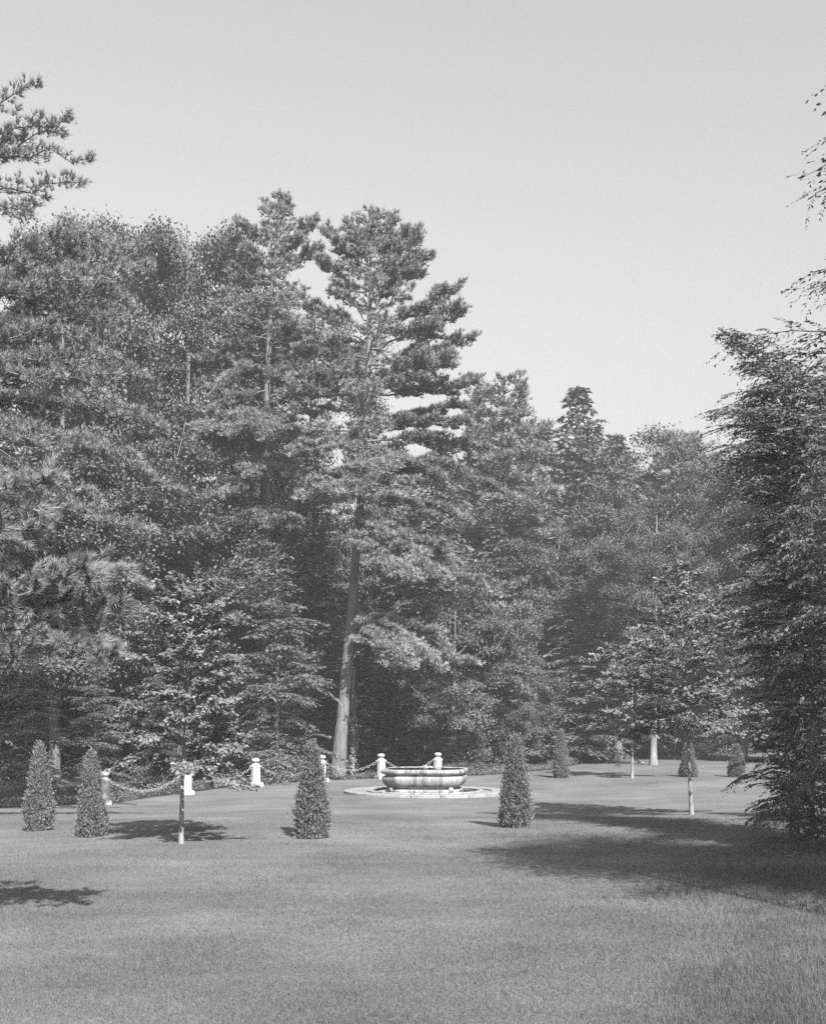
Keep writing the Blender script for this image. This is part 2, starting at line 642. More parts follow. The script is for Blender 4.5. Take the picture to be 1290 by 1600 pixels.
# ------------------------------------------------------------------ chain fence
POSTS = [(163, 30.5), (292, 33.4), (400, 36.0), (502, 38.0), (596, 39.5), (683, 40.6)]
PNAMES = ['white stone chain post half hidden by a clipped arborvitae', 'white stone chain post behind the young leafy tree trunk', 'white stone chain post standing clear before the broad hemlock',
          'white stone chain post beside the leaning pine, partly behind arborvitae', 'white stone chain post between the leaning pine and the fountain', 'white stone chain post rising behind the fountain basin']


def octa(th):
    t = np.mod(th, np.pi / 4) - np.pi / 8
    return math.cos(np.pi / 8) / np.cos(t)


def posts():
    pr = None
    pos = []
    for (px, D), lab in zip(POSTS, PNAMES):
        c = on_ground(px, D)
        pos.append(c)
        if pr is None:
            pr = thing('chain_post', c, lab, 'post', 'white posts of the chain fence')
            g = Geo()
            w = 0.20
            V, q = lathe([(w * 1.414, -0.1), (w * 1.414, 0.10), (w * 1.38, 0.115), (0, 0.115)], 4)
            an = np.pi / 4
            Rm = np.array([[math.cos(an), -math.sin(an), 0], [math.sin(an), math.cos(an), 0], [0, 0, 1]])
            g.add(V @ Rm.T, q)
            g.build('plinth', 'white', pr)
            g = Geo()
            V, q = lathe([(0.158, 0.113), (0.156, 0.60), (0.165, 0.605), (0.165, 0.655), (0.15, 0.68), (0.11, 0.72), (0.085, 0.735), (0.0, 0.735)], 32, octa)
            g.add(V, q)
            g.build('shaft', 'white', pr)
            g = Geo()
            V, q = lathe([(0.075, 0.73), (0.07, 0.765), (0.11, 0.78), (0.135, 0.81), (0.137, 0.84), (0.12, 0.875), (0.07, 0.895), (0.0, 0.90)], 24)
            g.add(V, q, True)
            g.build('knob', 'white', pr)
            for s in (-1, 1):
                g = Geo()
                t = np.linspace(0, 2 * np.pi, 13)
                V, q = tube(np.stack([s * (0.175 + 0.03 * np.cos(t)), 0 * t, 0.64 + 0.03 * np.sin(t)], -1), 0.008, 5)
                g.add(V, q, True)
                g.build('eye_bolt', 'iron', pr)
            pr.rotation_euler.z = 0.25
        else:
            o = copy_tree(pr)
            o.location = c
            o['label'] = lab
            o.rotation_euler = (0.018 * math.sin(len(pos) * 2.3), 0.02 * math.cos(len(pos) * 3.1), 0.25 + 0.05 * len(pos))
    CH = ['iron chain sagging from the half-hidden post behind arborvitae to the young tree', 'iron chain sagging behind the young leafy tree to the clear white post',
          'iron chain sagging in front of the broad hemlock', 'iron chain passing the foot of the leaning pine', 'iron chain dipping down behind the fountain basin']
    # one chain link: an oval of wire
    t = np.linspace(0, 2 * np.pi, 11)
    LV, LQ = tube(np.stack([0.075 * np.cos(t), 0.040 * np.sin(t), 0 * t], -1), 0.0075, 5)
    for k in range(len(pos) - 1):
        a = pos[k] + [0, 0, 0.64]
        b = pos[k + 1] + [0, 0, 0.64]
        d = unit(b - a)
        a = a + d * 0.16
        b = b - d * 0.16
        L = np.linalg.norm(b - a)
        n = int(L * 1.09 / 0.128)
        tt = (np.arange(n) + 0.5) / n
        sag = (0.40, 0.33, 0.38, 0.30, 0.35)[k]
        P = a[None] + (b - a)[None] * tt[:, None]
        P[:, 2] -= sag * 4 * tt * (1 - tt)
        T = unit(np.gradient(P, axis=0))
        g = Geo()
        up = np.array([0, 0, 1.0])
        for i in range(n):
            s = unit(np.cross(T[i], up))
            u = np.cross(s, T[i])
            ang = R(45 if i % 2 else -45)
            s2 = s * math.cos(ang) + u * math.sin(ang)
            u2 = np.cross(s2, T[i])
            g.add(P[i] + LV[:, :1] * T[i] + LV[:, 1:2] * s2 + LV[:, 2:3] * u2, LQ, True)
        tag(g.build('chain', 'iron'), CH[k], 'chain', 'sagging chains between the white posts')


posts()


# ------------------------------------------------------------------ conifer boughs
def bough_geo(wood, fol, base, tip, width, rng, arch=0.0, r0=0.05, tufts=1.0, nn=8, L=0.17, w=0.012, start=0.25, thick=0.07, upn=0.5, bare=False, brush=False):
    """a pine bough: curved limb, side twigs lying flat, needle tufts on them"""
    base = np.asarray(base, float)
    tip = np.asarray(tip, float)
    ln = np.linalg.norm(tip - base)
    mid = base * 0.45 + tip * 0.55 + np.array([0, 0, arch * ln])
    path = bez(base, mid, tip, 10)
    path[1:-1] += rng.normal(0, 0.022 * ln, (8, 3))
    width = width * rng.uniform(0.75, 1.25)
    wood.add(*tube(path, np.linspace(r0, max(r0 * 0.15, 0.006), 10), 5), smooth=True)
    T = unit(np.gradient(path, axis=0))
    nt = max(6, int(ln * 6.5 * tufts))
    P_, D_ = [], []
    up = np.array([0, 0, 1.0])
    for i in range(nt):
        t = start + (1 - start) * (i + rng.uniform(0, 1)) / nt
        k = t * 9
        i0 = min(int(k), 8)
        p = path[i0] + (path[i0 + 1] - path[i0]) * (k - i0)
        tg = T[i0]
        side = unit(np.cross(tg, up)) * (1 if i % 2 else -1)
        tl = width * (0.35 + 0.65 * math.sin(math.pi * min(1, 0.18 + 0.86 * (t - start) / (1 - start)))) * rng.uniform(0.35, 1.25)
        d = unit(tg * rng.uniform(0.4, 1.0) + side + up * rng.uniform(-0.1, 0.16))
        q = p + d * tl * 0.55 + up * rng.uniform(0, 0.06) * tl
        e = p + d * tl + up * rng.uniform(-0.02, 0.14) * tl
        if not bare:
            wood.add(*tube(np.array([p, q, e]), np.array([r0 * 0.15, r0 * 0.16, r0 * 0.08]) + 0.003, 3))
        if brush:
            m = 9
            u = np.linspace(0.0, 1.0, m)[:, None] * 0.16
            P_.append(e - d * u + rng.normal(0, 0.006, (m, 3)))
            D_.append(np.repeat(d[None] * 0.9, m, 0) + up * 0.25)
            if rng.uniform() < 0.6:
                c = q + rng.normal(0, 0.05, 3)
                d2 = unit(d + rng.normal(0, 0.5, 3) + up * 0.3)
                P_.append(c + d2 * u)
                D_.append(np.repeat(d2[None] * 0.9, m, 0))
            continue
        m = max(4, int(tl * 20 * tufts))
        s = rng.uniform(0.15, 1.0, (m, 1)) ** 0.8
        pts = p + (e - p) * s + rng.normal(0, 1, (m, 3)) * np.array([0.09, 0.09, thick * 0.6]) * (0.5 + width * 0.4)
        P_.append(pts)
        D_.append(np.repeat(d[None] * 0.6, m, 0) + up * upn + rng.normal(0, 0.25, (m, 3)))
    # leader tufts
    m = max(3, int(6 * tufts))
    P_.append(tip + rng.normal(0, 0.05, (m, 3)))
    D_.append(np.repeat(T[-1][None], m, 0) + up * upn * 0.6)
    needles(fol, np.concatenate(P_), np.concatenate(D_), nn, L, w, 0.42, rng)


def path_at(path, z):
    return np.array([np.interp(z, path[:, 2], path[:, k]) for k in range(3)])


def pine(name, label, D, trunk_px, r_base, boughs, whorls, seed, nn=9, L=0.17, w=0.017, group=None, forks=(), arch_up=0.06, tufts=1.0, wf=1.25):
    """a white pine: trunk along photographed points at distance D; boughs (z start, tip, width, depth offset, arch); whorls fill the rest"""
    rng = np.random.default_rng(seed)
    pts = [pix(px, py, D) for px, py in trunk_px]
    b = pts[0].copy()
    b[2] = float(ground(b[0], b[1]))
    pts[0] = b
    path = smooth_path(pts, 28)
    root = thing(name, b, label, 'tree', group)
    g = Geo()
    hh = (path[:, 2] - b[2]) / (path[-1, 2] - b[2])
    rad = r_base * (1 - 0.93 * hh) * (1 + 0.45 * np.exp(-hh * 30)) + 0.012
    pth = path.copy()
    pth[0, 2] -= 0.3
    g.add(*tube(pth - b, rad, 14, bark_mod(rng, 0.04)), smooth=True)
    for fk in forks:
        fp = smooth_path([pix(px, py, D + dd) for px, py, dd in fk], 12)
        g.add(*tube(fp - b, np.linspace(r_base * 0.5, 0.03, 12), 9), smooth=True)
    g.build('trunk', 'bark', root)
    allb = []
    for (sy, tx, ty, dd, wd, ar) in boughs:
        z0 = CAMH - (sy - YH) / F * D
        s = path_at(path, min(z0, path[-1, 2] - 0.05))
        allb.append((s, pix(tx, ty, D + dd), wd * wf, ar, tufts * 1.9))
    for (z0, z1, n, l0, l1, rise, wd) in whorls:
        for i in range(n):
            f = (i + rng.uniform(0, 1)) / n
            z = z0 + (z1 - z0) * f
            ln = (l0 + (l1 - l0) * f) * rng.uniform(0.65, 1.12)
            a = i * 2.4 + rng.uniform(-0.5, 0.5)
            s = path_at(path, z)
            e = s + np.array([math.cos(a) * ln, math.sin(a) * ln, ln * (rise + rng.uniform(-0.1, 0.12))])
            allb.append((s, e, wd * rng.uniform(0.9, 1.4), arch_up * rng.uniform(-0.6, 1.2), tufts * 1.05))
    for (s, e, wd, ar, tf) in allb:
        wood, fol = Geo(), Geo()
        ln = np.linalg.norm(e - s)
        bough_geo(wood, fol, s - b, e - b, wd, rng, ar, 0.014 + 0.008 * ln, tf, nn, L, w)
        bo = wood.build('bough', 'twig', root)
        fol.build('needles', 'pine', bo)
    # leader at the very top
    fol = Geo()
    k = 60
    t = rng.uniform(0, 1, (k, 1))
    top = path[-1] - b
    needles(fol, top + np.array([0, 0, 0.25]) - t * np.array([0, 0, 1.3]) + rng.normal(0, 0.05, (k, 3)) * (0.4 + 2 * t), rng.normal(0, 0.5, (k, 3)) + [0, 0, 1], nn, L, w, 0.4, rng)
    fol.build('needles', 'pine', root)
    return root


def zpx(y, D):
    return CAMH - (y - YH) / F * D


# leaning white pine by the fountain
Dp = 40.5
pine('white_pine', 'tall leaning white pine with layered boughs and long bare trunk beside the fountain', Dp,
     [(527, 1220), (540, 1060), (548, 980), (556, 860), (566, 760), (571, 650), (576, 560), (579, 430), (580, 335)], 0.235,
     [(470, 672, 402, 0.3, 0.7, 0.03), (500, 655, 368, -0.4, 0.7, 0.02), (520, 718, 447, 0.2, 0.75, -0.07), (545, 724, 486, -0.5, 0.75, -0.08),
      (570, 740, 523, 0.5, 0.8, -0.08), (600, 700, 560, -1.0, 0.9, -0.04), (620, 744, 594, 0.3, 0.8, -0.05), (655, 728, 634, 0.6, 0.6, -0.02),
      (660, 735, 662, -0.6, 0.6, 0.03), (690, 760, 700, 0.8, 0.8, 0.06), (430, 510, 362, 0.2, 0.6, 0.0), (470, 495, 405, -0.3, 0.7, 0.0), (520, 480, 480, 0.5, 0.8, 0.02),
      (560, 470, 540, -0.8, 0.9, 0.03), (610, 455, 600, 0.4, 0.9, 0.05), (400, 615, 345, 0.4, 0.5, 0.0), (420, 640, 360, -0.3, 0.5, 0.0), (420, 540, 345, -0.3, 0.5, 0.0),
      (690, 465, 708, -1.2, 0.8, 0.14), (695, 520, 700, -2.2, 0.9, 0.16), (700, 590, 735, -2.4, 0.9, 0.12),
      (730, 478, 778, -1.6, 0.7, 0.12), (735, 545, 770, -2.6, 1.0, 0.14), (740, 610, 770, -2.4, 0.9, 0.14), (745, 650, 782, -1.6, 0.7, 0.14),
      (700, 690, 750, -0.6, 0.8, 0.10), (710, 785, 768, -0.2, 0.7, 0.10), (720, 650, 745, 0.6, 0.8, 0.10),
      (800, 600, 835, -2.2, 0.6, 0.12), (805, 625, 838, -1.6, 0.5, 0.10),
      (765, 690, 812, -0.9, 0.7, 0.12), (770, 735, 815, -0.4, 0.6, 0.10), (800, 640, 905, -2.4, 0.9, 0.18), (805, 690, 905, -1.6, 0.9, 0.18), (820, 610, 895, -2.8, 0.7, 0.16), (815, 755, 920, -0.6, 0.8, 0.16),
      (945, 690, 1045, -1.8, 0.8, 0.10), (950, 640, 1038, -2.6, 0.9, 0.12), (960, 615, 1042, -2.4, 0.6, 0.10), (950, 740, 1035, -0.4, 0.8, 0.06)],
     [(zpx(700, Dp), zpx(520, Dp), 28, 3.0, 2.6, 0.02, 0.75), (zpx(520, Dp), zpx(345, Dp), 40, 2.2, 0.4, 0.45, 0.40), (zpx(800, Dp), zpx(700, Dp), 4, 2.0, 2.4, -0.05, 0.6)],
     3, forks=[[(562, 760, 0.0), (580, 680, 0.35), (588, 600, 0.4), (592, 500, 0.3)]])

# straight white pine behind it
Dq = 45.0
pine('white_pine', 'upright white pine with flat lit boughs behind the leaning pine and broad hemlock', Dq,
     [(404, 1212), (408, 1000), (411, 860), (415, 700), (418, 580), (426, 430), (437, 308)], 0.30,
     [(420, 491, 345, 0.3, 0.5, -0.04), (400, 470, 372, -0.3, 0.5, 0.0), (390, 374, 350, 0.2, 0.5, -0.03), (420, 380, 395, -0.4, 0.6, 0.0), (430, 500, 390, 0.3, 0.7, 0.0),
      (640, 310, 682, -2.0, 0.8, 0.1), (645, 360, 680, -3.0, 0.9, 0.12), (650, 425, 685, -2.8, 0.8, 0.1), (640, 395, 672, -2.0, 0.7, 0.1),
      (710, 455, 745, -2.4, 0.6, 0.1), (715, 395, 742, -2.6, 0.6, 0.1), (740, 315, 780, -1.6, 0.6, 0.12), (745, 350, 775, -2.4, 0.7, 0.12),
      (795, 375, 825, -2.2, 0.6, 0.12), (795, 425, 822, -2.8, 0.7, 0.12), (795, 465, 830, -2.0, 0.6, 0.1), (820, 292, 858, -1.6, 0.7, 0.12), (820, 345, 848, -2.4, 0.7, 0.12),
      (560, 345, 600, -1.0, 0.8, 0.06), (570, 480, 590, -0.6, 0.8, 0.06), (520, 350, 560, 0.0, 0.8, 0.05), (610, 330, 640, -1.4, 0.9, 0.08), (540, 480, 520, -1.0, 0.8, 0.05)],
     [(zpx(720, Dq), zpx(560, Dq), 14, 2.8, 2.7, 0.0, 0.7), (zpx(560, Dq), zpx(430, Dq), 20, 2.6, 1.7, 0.12, 0.65), (zpx(430, Dq), zpx(312, Dq), 30, 1.35, 0.3, 0.6, 0.34)],
     5)

# big pine beside the camera whose boughs hang into view
De = 23.0
pine('white_pine', 'large near white pine with long soft needles reaching in over the arborvitae pair', De,
     [(-165, 1270), (-160, 900), (-155, 500), (-150, 100), (-148, -200)], 0.32,
     [(215, 60, 132, 0.2, 0.26, -0.03), (255, 108, 182, -0.2, 0.3, 0.0), (275, 95, 208, 0.3, 0.35, 0.02), (250, 140, 247, 0.0, 0.18, 0.02),
      (320, 128, 285, -0.2, 0.42, 0.02), (330, 55, 318, -0.8, 0.3, 0.0),
      (430, 150, 372, 0.2, 0.55, 0.0), (440, 205, 390, 0.8, 0.5, 0.02), (470, 232, 412, 0.3, 0.55, 0.02), (480, 170, 430, -0.4, 0.5, 0.0), (500, 130, 440, -0.6, 0.5, 0.0), (520, 200, 470, 0.5, 0.5, 0.02),
      (560, 190, 500, 0.2, 0.55, 0.02), (570, 120, 520, -0.5, 0.55, 0.04), (600, 180, 560, 0.2, 0.5, 0.04), (620, 225, 590, 0.4, 0.4, 0.06), (590, 95, 585, -0.8, 0.45, 0.04),
      (620, 255, 668, 0.2, 0.40, 0.06), (625, 215, 640, 0.0, 0.35, 0.06), (640, 160, 700, -0.3, 0.55, 0.06), (650, 225, 735, -0.2, 0.55, 0.08), (650, 282, 768, 0.0, 0.42, 0.08),
      (660, 105, 700, -0.8, 0.5, 0.06), (745, 235, 830, -0.2, 0.40, 0.05), (750, 160, 790, -0.4, 0.30, 0.05), (720, 90, 745, -1.2, 0.35, 0.0),
      (990, 248, 1046, 0.3, 0.26, 0.10), (985, 215, 1025, 0.0, 0.26, 0.10)],
     [(zpx(640, De), zpx(150, De), 6, 2.6, 2.2, 0.05, 0.5), (zpx(60, De), zpx(-190, De), 8, 1.5, 0.5, 0.3, 0.4)],
     8, nn=14, L=0.15, w=0.008, arch_up=0.05, tufts=0.72, wf=1.3)


# two lowest boughs of the near pine, close enough to tell the needles apart
def near_boughs():
    rng = np.random.default_rng(21)
    root = thing('white_pine', on_ground(-190, 10.0), 'young white pine at the photo edge, needle brushes showing singly beside the young tree', 'tree')
    b = np.array(root.location)
    g = Geo()
    tr = smooth_path([[0, 0, -0.2], [0.03, 0, 1.5], [0.0, 0.05, 3.2], [0.02, 0, 5.0]], 20)
    g.add(*tube(tr, np.linspace(0.10, 0.02, 20), 10, bark_mod(rng, 0.05)), smooth=True)
    g.build('trunk', 'bark', root)
    Dn = 9.8
    specs = [(1010, 198, 890, 0.0, 0.30, 0.04, 26), (1000, 150, 900, -0.4, 0.30, 0.04, 26), (1020, 190, 950, 0.2, 0.28, 0.04, 22), (1010, 85, 890, 0.3, 0.30, 0.02, 24),
             (1065, 172, 1022, 0.0, 0.30, 0.10, 26),
             (800, 78, 745, 0.0, 0.26, 0.0, 20), (860, 60, 820, -0.5, 0.26, 0.0, 20), (960, 110, 935, 0.3, 0.30, 0.02, 22),
             (700, -20, 600, 0.3, 0.3, 0.0, 18), (640, -60, 480, 0.0, 0.3, 0.0, 18), (620, -250, 540, 0.0, 0.3, 0.0, 18)]
    for sy, tx, ty, dd, wd, ar, nn in specs:
        wood, fol = Geo(), Geo()
        s = pix(-190, sy, 10.0) - b
        s[0] = 0
        s[1] = 0
        bough_geo(wood, fol, s, pix(tx, ty, Dn + dd) - b, wd, rng, ar, 0.016, 1.5, nn, 0.105, 0.0030, start=0.40, upn=0.35, brush=True)
        bo = wood.build('bough', 'twig', root)
        fol.build('needles', 'pine', bo)


near_boughs()


# ------------------------------------------------------------------ broadleaf trees
def broadleaf_mesh(seed, H, rx, rz, zc, n_clump, n_leaf, L, clump_r, trunk_r, shelf=0.55, W=0.62, hexa=False, trunk_top=0.8, limbs=14, bias=0.3, rough_top=0.25):
    """trunk + limbs, and a crown of leaf clumps in an uneven ellipsoid; base at the origin"""
    rng = np.random.default_rng(seed)
    wood, fol = Geo(), Geo()
    lean = rng.normal(0, 0.03 * H, 2)
    tr = smooth_path([[0, 0, -0.3], [lean[0] * 0.3, lean[1] * 0.3, zc * 0.4], [lean[0] * 0.7, lean[1] * 0.7, zc], [lean[0], lean[1], zc + (H - zc) * trunk_top]], 22)
    wood.add(*tube(tr, np.linspace(trunk_r, trunk_r * 0.12, 22) * (1 + 0.35 * np.exp(-np.arange(22) / 1.2)), 10, bark_mod(rng, 0.05)), smooth=True)
    u = unit(rng.normal(0, 1, (n_clump, 3)))
    rr = rng.uniform(0.45, 1.0, (n_clump, 1)) ** 0.6
    # lumpy outline
    ph = rng.uniform(0, 6.28, 6)
    lump = 1 + 0.16 * np.sin(3 * np.arctan2(u[:, 1], u[:, 0]) + ph[0]) * np.cos(2 * u[:, 2] * 2 + ph[1]) + 0.13 * np.sin(5 * u[:, 2] + ph[2]) + rng.normal(0, 0.07, n_clump)
    C = u * rr * lump[:, None] * np.array([rx, rx, rz]) + np.array([lean[0] * 0.6, lean[1] * 0.6, zc])
    C = C[C[:, 2] > zc - rz * 1.05]
    n_clump = len(C)
    # limbs to a few clumps, twigs from limbs to their neighbours
    main = rng.choice(n_clump, min(limbs, n_clump), replace=False)
    Lp = []
    for i in main:
        c = C[i]
        zs = np.clip(c[2] - np.linalg.norm(c[:2]) * rng.uniform(0.5, 1.0), zc - rz * 0.9, H * 0.9)
        s = path_at(tr, zs)
        m = (s + c) / 2 + np.array([0, 0, -0.08 * np.linalg.norm(c - s)]) + rng.normal(0, 0.08, 3)
        p = bez(s, m, c, 8)
        wood.add(*tube(p, np.linspace(trunk_r * 0.32, trunk_r * 0.05, 8), 5), smooth=True)
        Lp.append(p)
    Lp = np.concatenate(Lp)
    for i in range(n_clump):
        k = np.argmin(((Lp - C[i]) ** 2).sum(1))
        m = (Lp[k] + C[i]) / 2 + rng.normal(0, 0.06, 3)
        wood.add(*tube(np.array([Lp[k], m, C[i]]), [trunk_r * 0.07, trunk_r * 0.05, trunk_r * 0.025], 3))
    sz = clump_r * rng.uniform(0.6, 1.4, n_clump)
    cnt = (n_leaf * sz ** 2 / (sz ** 2).sum()).astype(int)
    I = np.repeat(np.arange(n_clump), cnt)
    k = len(I)
    off = rng.normal(0, 0.45, (k, 3))
    off[:, 2] = off[:, 2] * shelf - 0.18 * (off[:, 0] ** 2 + off[:, 1] ** 2)
    out_ = unit((C - np.array([0, 0, zc - rz * 0.2])) / np.array([rx, rx, rz]))[I]
    P = C[I] + off * sz[I][:, None]
    A = unit(out_ * 0.5 + rng.normal(0, 0.6, (k, 3)) + np.array([0, 0, -0.25]))
    N = unit(out_ * 0.5 + np.array([0.0, 0, 0.75]) + rng.normal(0, 0.5, (k, 3)))
    ls = L * rng.uniform(0.7, 1.25, k)
    leaves(fol, P, A, N, ls, ls * W, rng, hexa=hexa)
    return wood, fol


def tree_from(meshes, name, label, base, rot, scale, cat='tree', group=None, part='crown'):
    root = thing(name, base, label, cat, group)
    root.rotation_euler.z = rot
    root.scale = scale if isinstance(scale, tuple) else (scale,) * 3
    link('trunk', meshes[0], root)
    link(part, meshes[1], root)
    return root


def proto(seed, leafm, barkm, **kw):
    w, f = broadleaf_mesh(seed, **kw)
    return w.mesh('trunk', barkm), f.mesh('crown', leafm)


BA = proto(31, 'broad', 'bark', H=20, rx=4.4, rz=7.6, zc=12.2, n_clump=150, n_leaf=100000, L=0.125, clump_r=0.85, trunk_r=0.26)
BB = proto(32, 'broad', 'bark', H=14, rx=3.9, rz=5.8, zc=8.0, n_clump=120, n_leaf=90000, L=0.115, clump_r=0.72, trunk_r=0.2, shelf=0.45)
BC = proto(33, 'broad', 'bark', H=9, rx=3.1, rz=4.3, zc=4.6, n_clump=130, n_leaf=72000, L=0.105, clump_r=0.55, trunk_r=0.12, shelf=0.4)


TOPS = {}


def crown_top(me):
    if me.name not in TOPS:
        co = np.empty(len(me.vertices) * 3, np.float32)
        me.vertices.foreach_get('co', co)
        TOPS[me.name] = float(np.quantile(co[2::3], 0.9992))
    return TOPS[me.name]


PALE = BA[0].copy()
PALE.materials[0] = M['young_bark']


def put(mesh, H0, name, label, px, D, top_y, rot, wide=1.0, group=None):
    b = on_ground(px, D)
    h = zpx(top_y, D) - b[2]
    s = h / crown_top(mesh[1])
    return tree_from(mesh, name, label, b, rot, (s * wide, s * wide, s), group=group)


GB = 'broadleaf trees of the wood'
put(BA, 20.2, 'broadleaf_tree', 'tall broadleaf tree with rounded top just beside the upright pine top', 302, 49, 338, 0.4, 0.8, GB)
put(BA, 20.2, 'broadleaf_tree', 'tall broadleaf tree with narrow top between the near pine and the rounded tree', 203, 52, 342, 2.1, 0.75, GB)
put(BB, 14.2, 'broadleaf_tree', 'broadleaf tree seen through the upper boughs of the near pine', 95, 44, 350, 1.0, 0.7, GB)
put(BB, 14.2, 'broadleaf_tree', 'dark broadleaf tree low behind the needle brushes of the near pine', 215, 41, 640, 2.7, 1.15, GB)
put(BB, 14.2, 'broadleaf_tree', 'dense broadleaf tree filling in below the near pine boughs', 85, 38, 660, 4.4, 1.1, GB)
put(BC, 9.2, 'broadleaf_tree', 'low broadleaf tree behind the crown of the young leafy tree', 300, 41, 800, 0.2, 1.1, GB)
put(BA, 20.2, 'broadleaf_tree', 'broadleaf tree showing between the two tall pines', 480, 54, 480, 3.3, 0.7, GB)
put(BC, 9.2, 'broadleaf_tree', 'rounded leafy tree just past the leaning pine, behind the fountain', 705, 45, 875, 0.9, 0.95, GB)
put(BC, 9.2, 'broadleaf_tree', 'shaded leafy tree in the gap beside the leaning pine trunk', 615, 47, 960, 2.2, 0.9, GB)
put(BC, 9.2, 'broadleaf_tree', 'leafy tree with lit shelves of foliage above the arborvitae near the fountain', 795, 47, 950, 4.0, 0.8, GB)
put(BB, 14.2, 'broadleaf_tree', 'broad leafy tree with pale rounded crown below the far hemlock tops', 860, 60, 800, 5.1, 1.05, GB)
put(BB, 14.2, 'broadleaf_tree', 'leafy tree below the far hemlock, reaching over the shaded hollow', 965, 63, 752, 0.7, 1.0, GB)
put(BB, 14.2, 'broadleaf_tree', 'wide leafy tree beneath the far round-topped pine', 1075, 66, 725, 1.9, 1.1, GB)
put(BB, 14.2, 'broadleaf_tree', 'shaded broadleaf tree directly behind the leaning pine trunk', 590, 60, 745, 2.9, 1.2, GB)
put(BB, 14.2, 'broadleaf_tree', 'broadleaf tree low between the leaning pine and the far tufted pine', 690, 62, 715, 0.3, 1.1, GB)
put((PALE, BA[1]), 20.2, 'broadleaf_tree', 'leafy tree with thick pale trunk at the back of the lawn', 1020, 53.5, 800, 3.0, 1.0, GB)
put(BB, 14.2, 'broadleaf_tree', 'leafy tree behind the small hemlock top', 1160, 62, 705, 4.2, 0.95, GB)
put(BB, 14.2, 'broadleaf_tree', 'tall leafy tree behind the lower hemlock branches at the lawn side', 1245, 58, 640, 5.5, 0.9, GB)


# ------------------------------------------------------------------ hemlocks
def hemlock_geo(seed, H, r_base, prof, n_br, trunk_r, spray=0.16, sw=0.05, dens=1.0, z_low=0.03, droop=0.35, nod=(0, 0), tw=4.5, along=11.0, rise=0.25):
    rng = np.random.default_rng(seed)
    wood, fol = Geo(), Geo()
    rise0 = rise
    tr = smooth_path([[0, 0, -0.2], [0.02, 0, H * 0.4], [0, 0.03, H * 0.8], [nod[0] * 0.25, nod[1] * 0.25, H * 0.93], [nod[0], nod[1], H]], 26)
    wood.add(*tube(tr, np.linspace(trunk_r, 0.012, 26), 9, bark_mod(rng, 0.05)), smooth=True)
    up = np.array([0, 0, 1.0])
    PP, AA, LL = [], [], []
    for i in range(n_br):
        f = z_low + (1 - z_low) * ((i + rng.uniform(0, 1)) / n_br) ** 0.92
        f = min(f, 0.985)
        s = path_at(tr, f * H)
        ln = r_base * prof(f) * rng.uniform(0.45, 1.2) + 0.08
        rise = rise0 + rng.uniform(-0.22, 0.3) + 0.25 * f
        a = i * 2.39996 + rng.uniform(-0.4, 0.4)
        o = np.array([math.cos(a), math.sin(a), 0])
        e = s + o * ln + up * ln * (rise - droop * rng.uniform(0.5, 1.2))
        c = s + o * ln * 0.55 + up * ln * (rise * 0.9)
        p = bez(s, c, e, 8)
        wood.add(*tube(p, np.linspace(trunk_r * 0.10 + 0.003, 0.003, 8), 4))
        T = unit(np.gradient(p, axis=0))
        nt = max(4, int(ln * tw * 2))
        for j in range(nt):
            t = 0.05 + 0.95 * (j + rng.uniform(0, 1)) / nt
            k = min(t, 0.999) * 7
            i0 = int(k)
            q = p[i0] + (p[i0 + 1] - p[i0]) * (k - i0)
            side = np.cross(T[i0], up) * (1 if j % 2 else -1)
            tl = (0.16 + ln * 0.36 * (1 - 0.75 * t)) * rng.uniform(0.7, 1.2)
            d = unit(T[i0] * 0.8 + side + up * rng.uniform(-0.25, 0.1))
            m = max(3, int(tl * along * dens))
            u = (np.arange(m) + rng.uniform(0, 1, m)) / m
            pts = q + d * (tl * u)[:, None] + up * (-0.22 * tl * u ** 2)[:, None]
            sg = np.where(np.arange(m) % 2, 1, -1)[:, None]
            s2 = np.cross(d, up)
            ax = d[None] * 0.9 + s2[None] * sg * rng.uniform(0.4, 1.0, (m, 1)) + rng.normal(0, 0.12, (m, 3)) - up * 0.3
            PP.append(pts)
            AA.append(ax)
            LL.append(spray * rng.uniform(0.6, 1.2, m) * (1 - 0.35 * u))
        PP.append(p[5:] + 0)
        AA.append(T[5:] + rng.normal(0, 0.1, (3, 3)))
        LL.append(np.full(3, spray))
    P = np.concatenate(PP)
    A = np.concatenate(AA)
    L = np.concatenate(LL)
    N = up[None] * 0.8 + rng.normal(0, 0.75, (len(P), 3))
    leaves(fol, P, A, N, L, sw * L / spray, rng)
    return wood, fol


def hem_proto(*a, **k):
    w, f = hemlock_geo(*a, **k)
    return w.mesh('trunk', 'bark'), f.mesh('crown', 'hemlock')


cone = lambda f: (1 - f) ** 0.8
HA = hem_proto(41, 14.0, 3.4, lambda f: (1 - f) ** 0.7 * (0.88 + 0.2 * math.sin(f * 17)), 330, 0.2, spray=0.30, sw=0.13, dens=1.0, tw=3.2, along=12)
HB = hem_proto(42, 8.0, 2.6, lambda f: (1 - f) ** 0.6 * (0.85 + 0.25 * math.sin(f * 21)), 190, 0.12, spray=0.17, sw=0.07, dens=1.0, tw=4.8, along=19)
GH = 'hemlocks of the wood'
put(HB, 8.0, 'hemlock_tree', 'broad drooping hemlock behind the clear white post', 432, 39.6, 868, 0.3, 1.0, GH)
put(HB, 8.0, 'hemlock_tree', 'low hemlock spreading to the lawn behind the outer arborvitae of the pair', 52, 32.5, 1010, 2.0, 1.05, GH)
put(HB, 8.0, 'hemlock_tree', 'low hemlock spreading to the lawn behind the end chain post', 148, 34.0, 1030, 0.4, 1.1, GH)
put(HB, 8.0, 'hemlock_tree', 'low hemlock behind the young leafy tree and the first chain', 255, 36.2, 1010, 3.6, 1.05, GH)
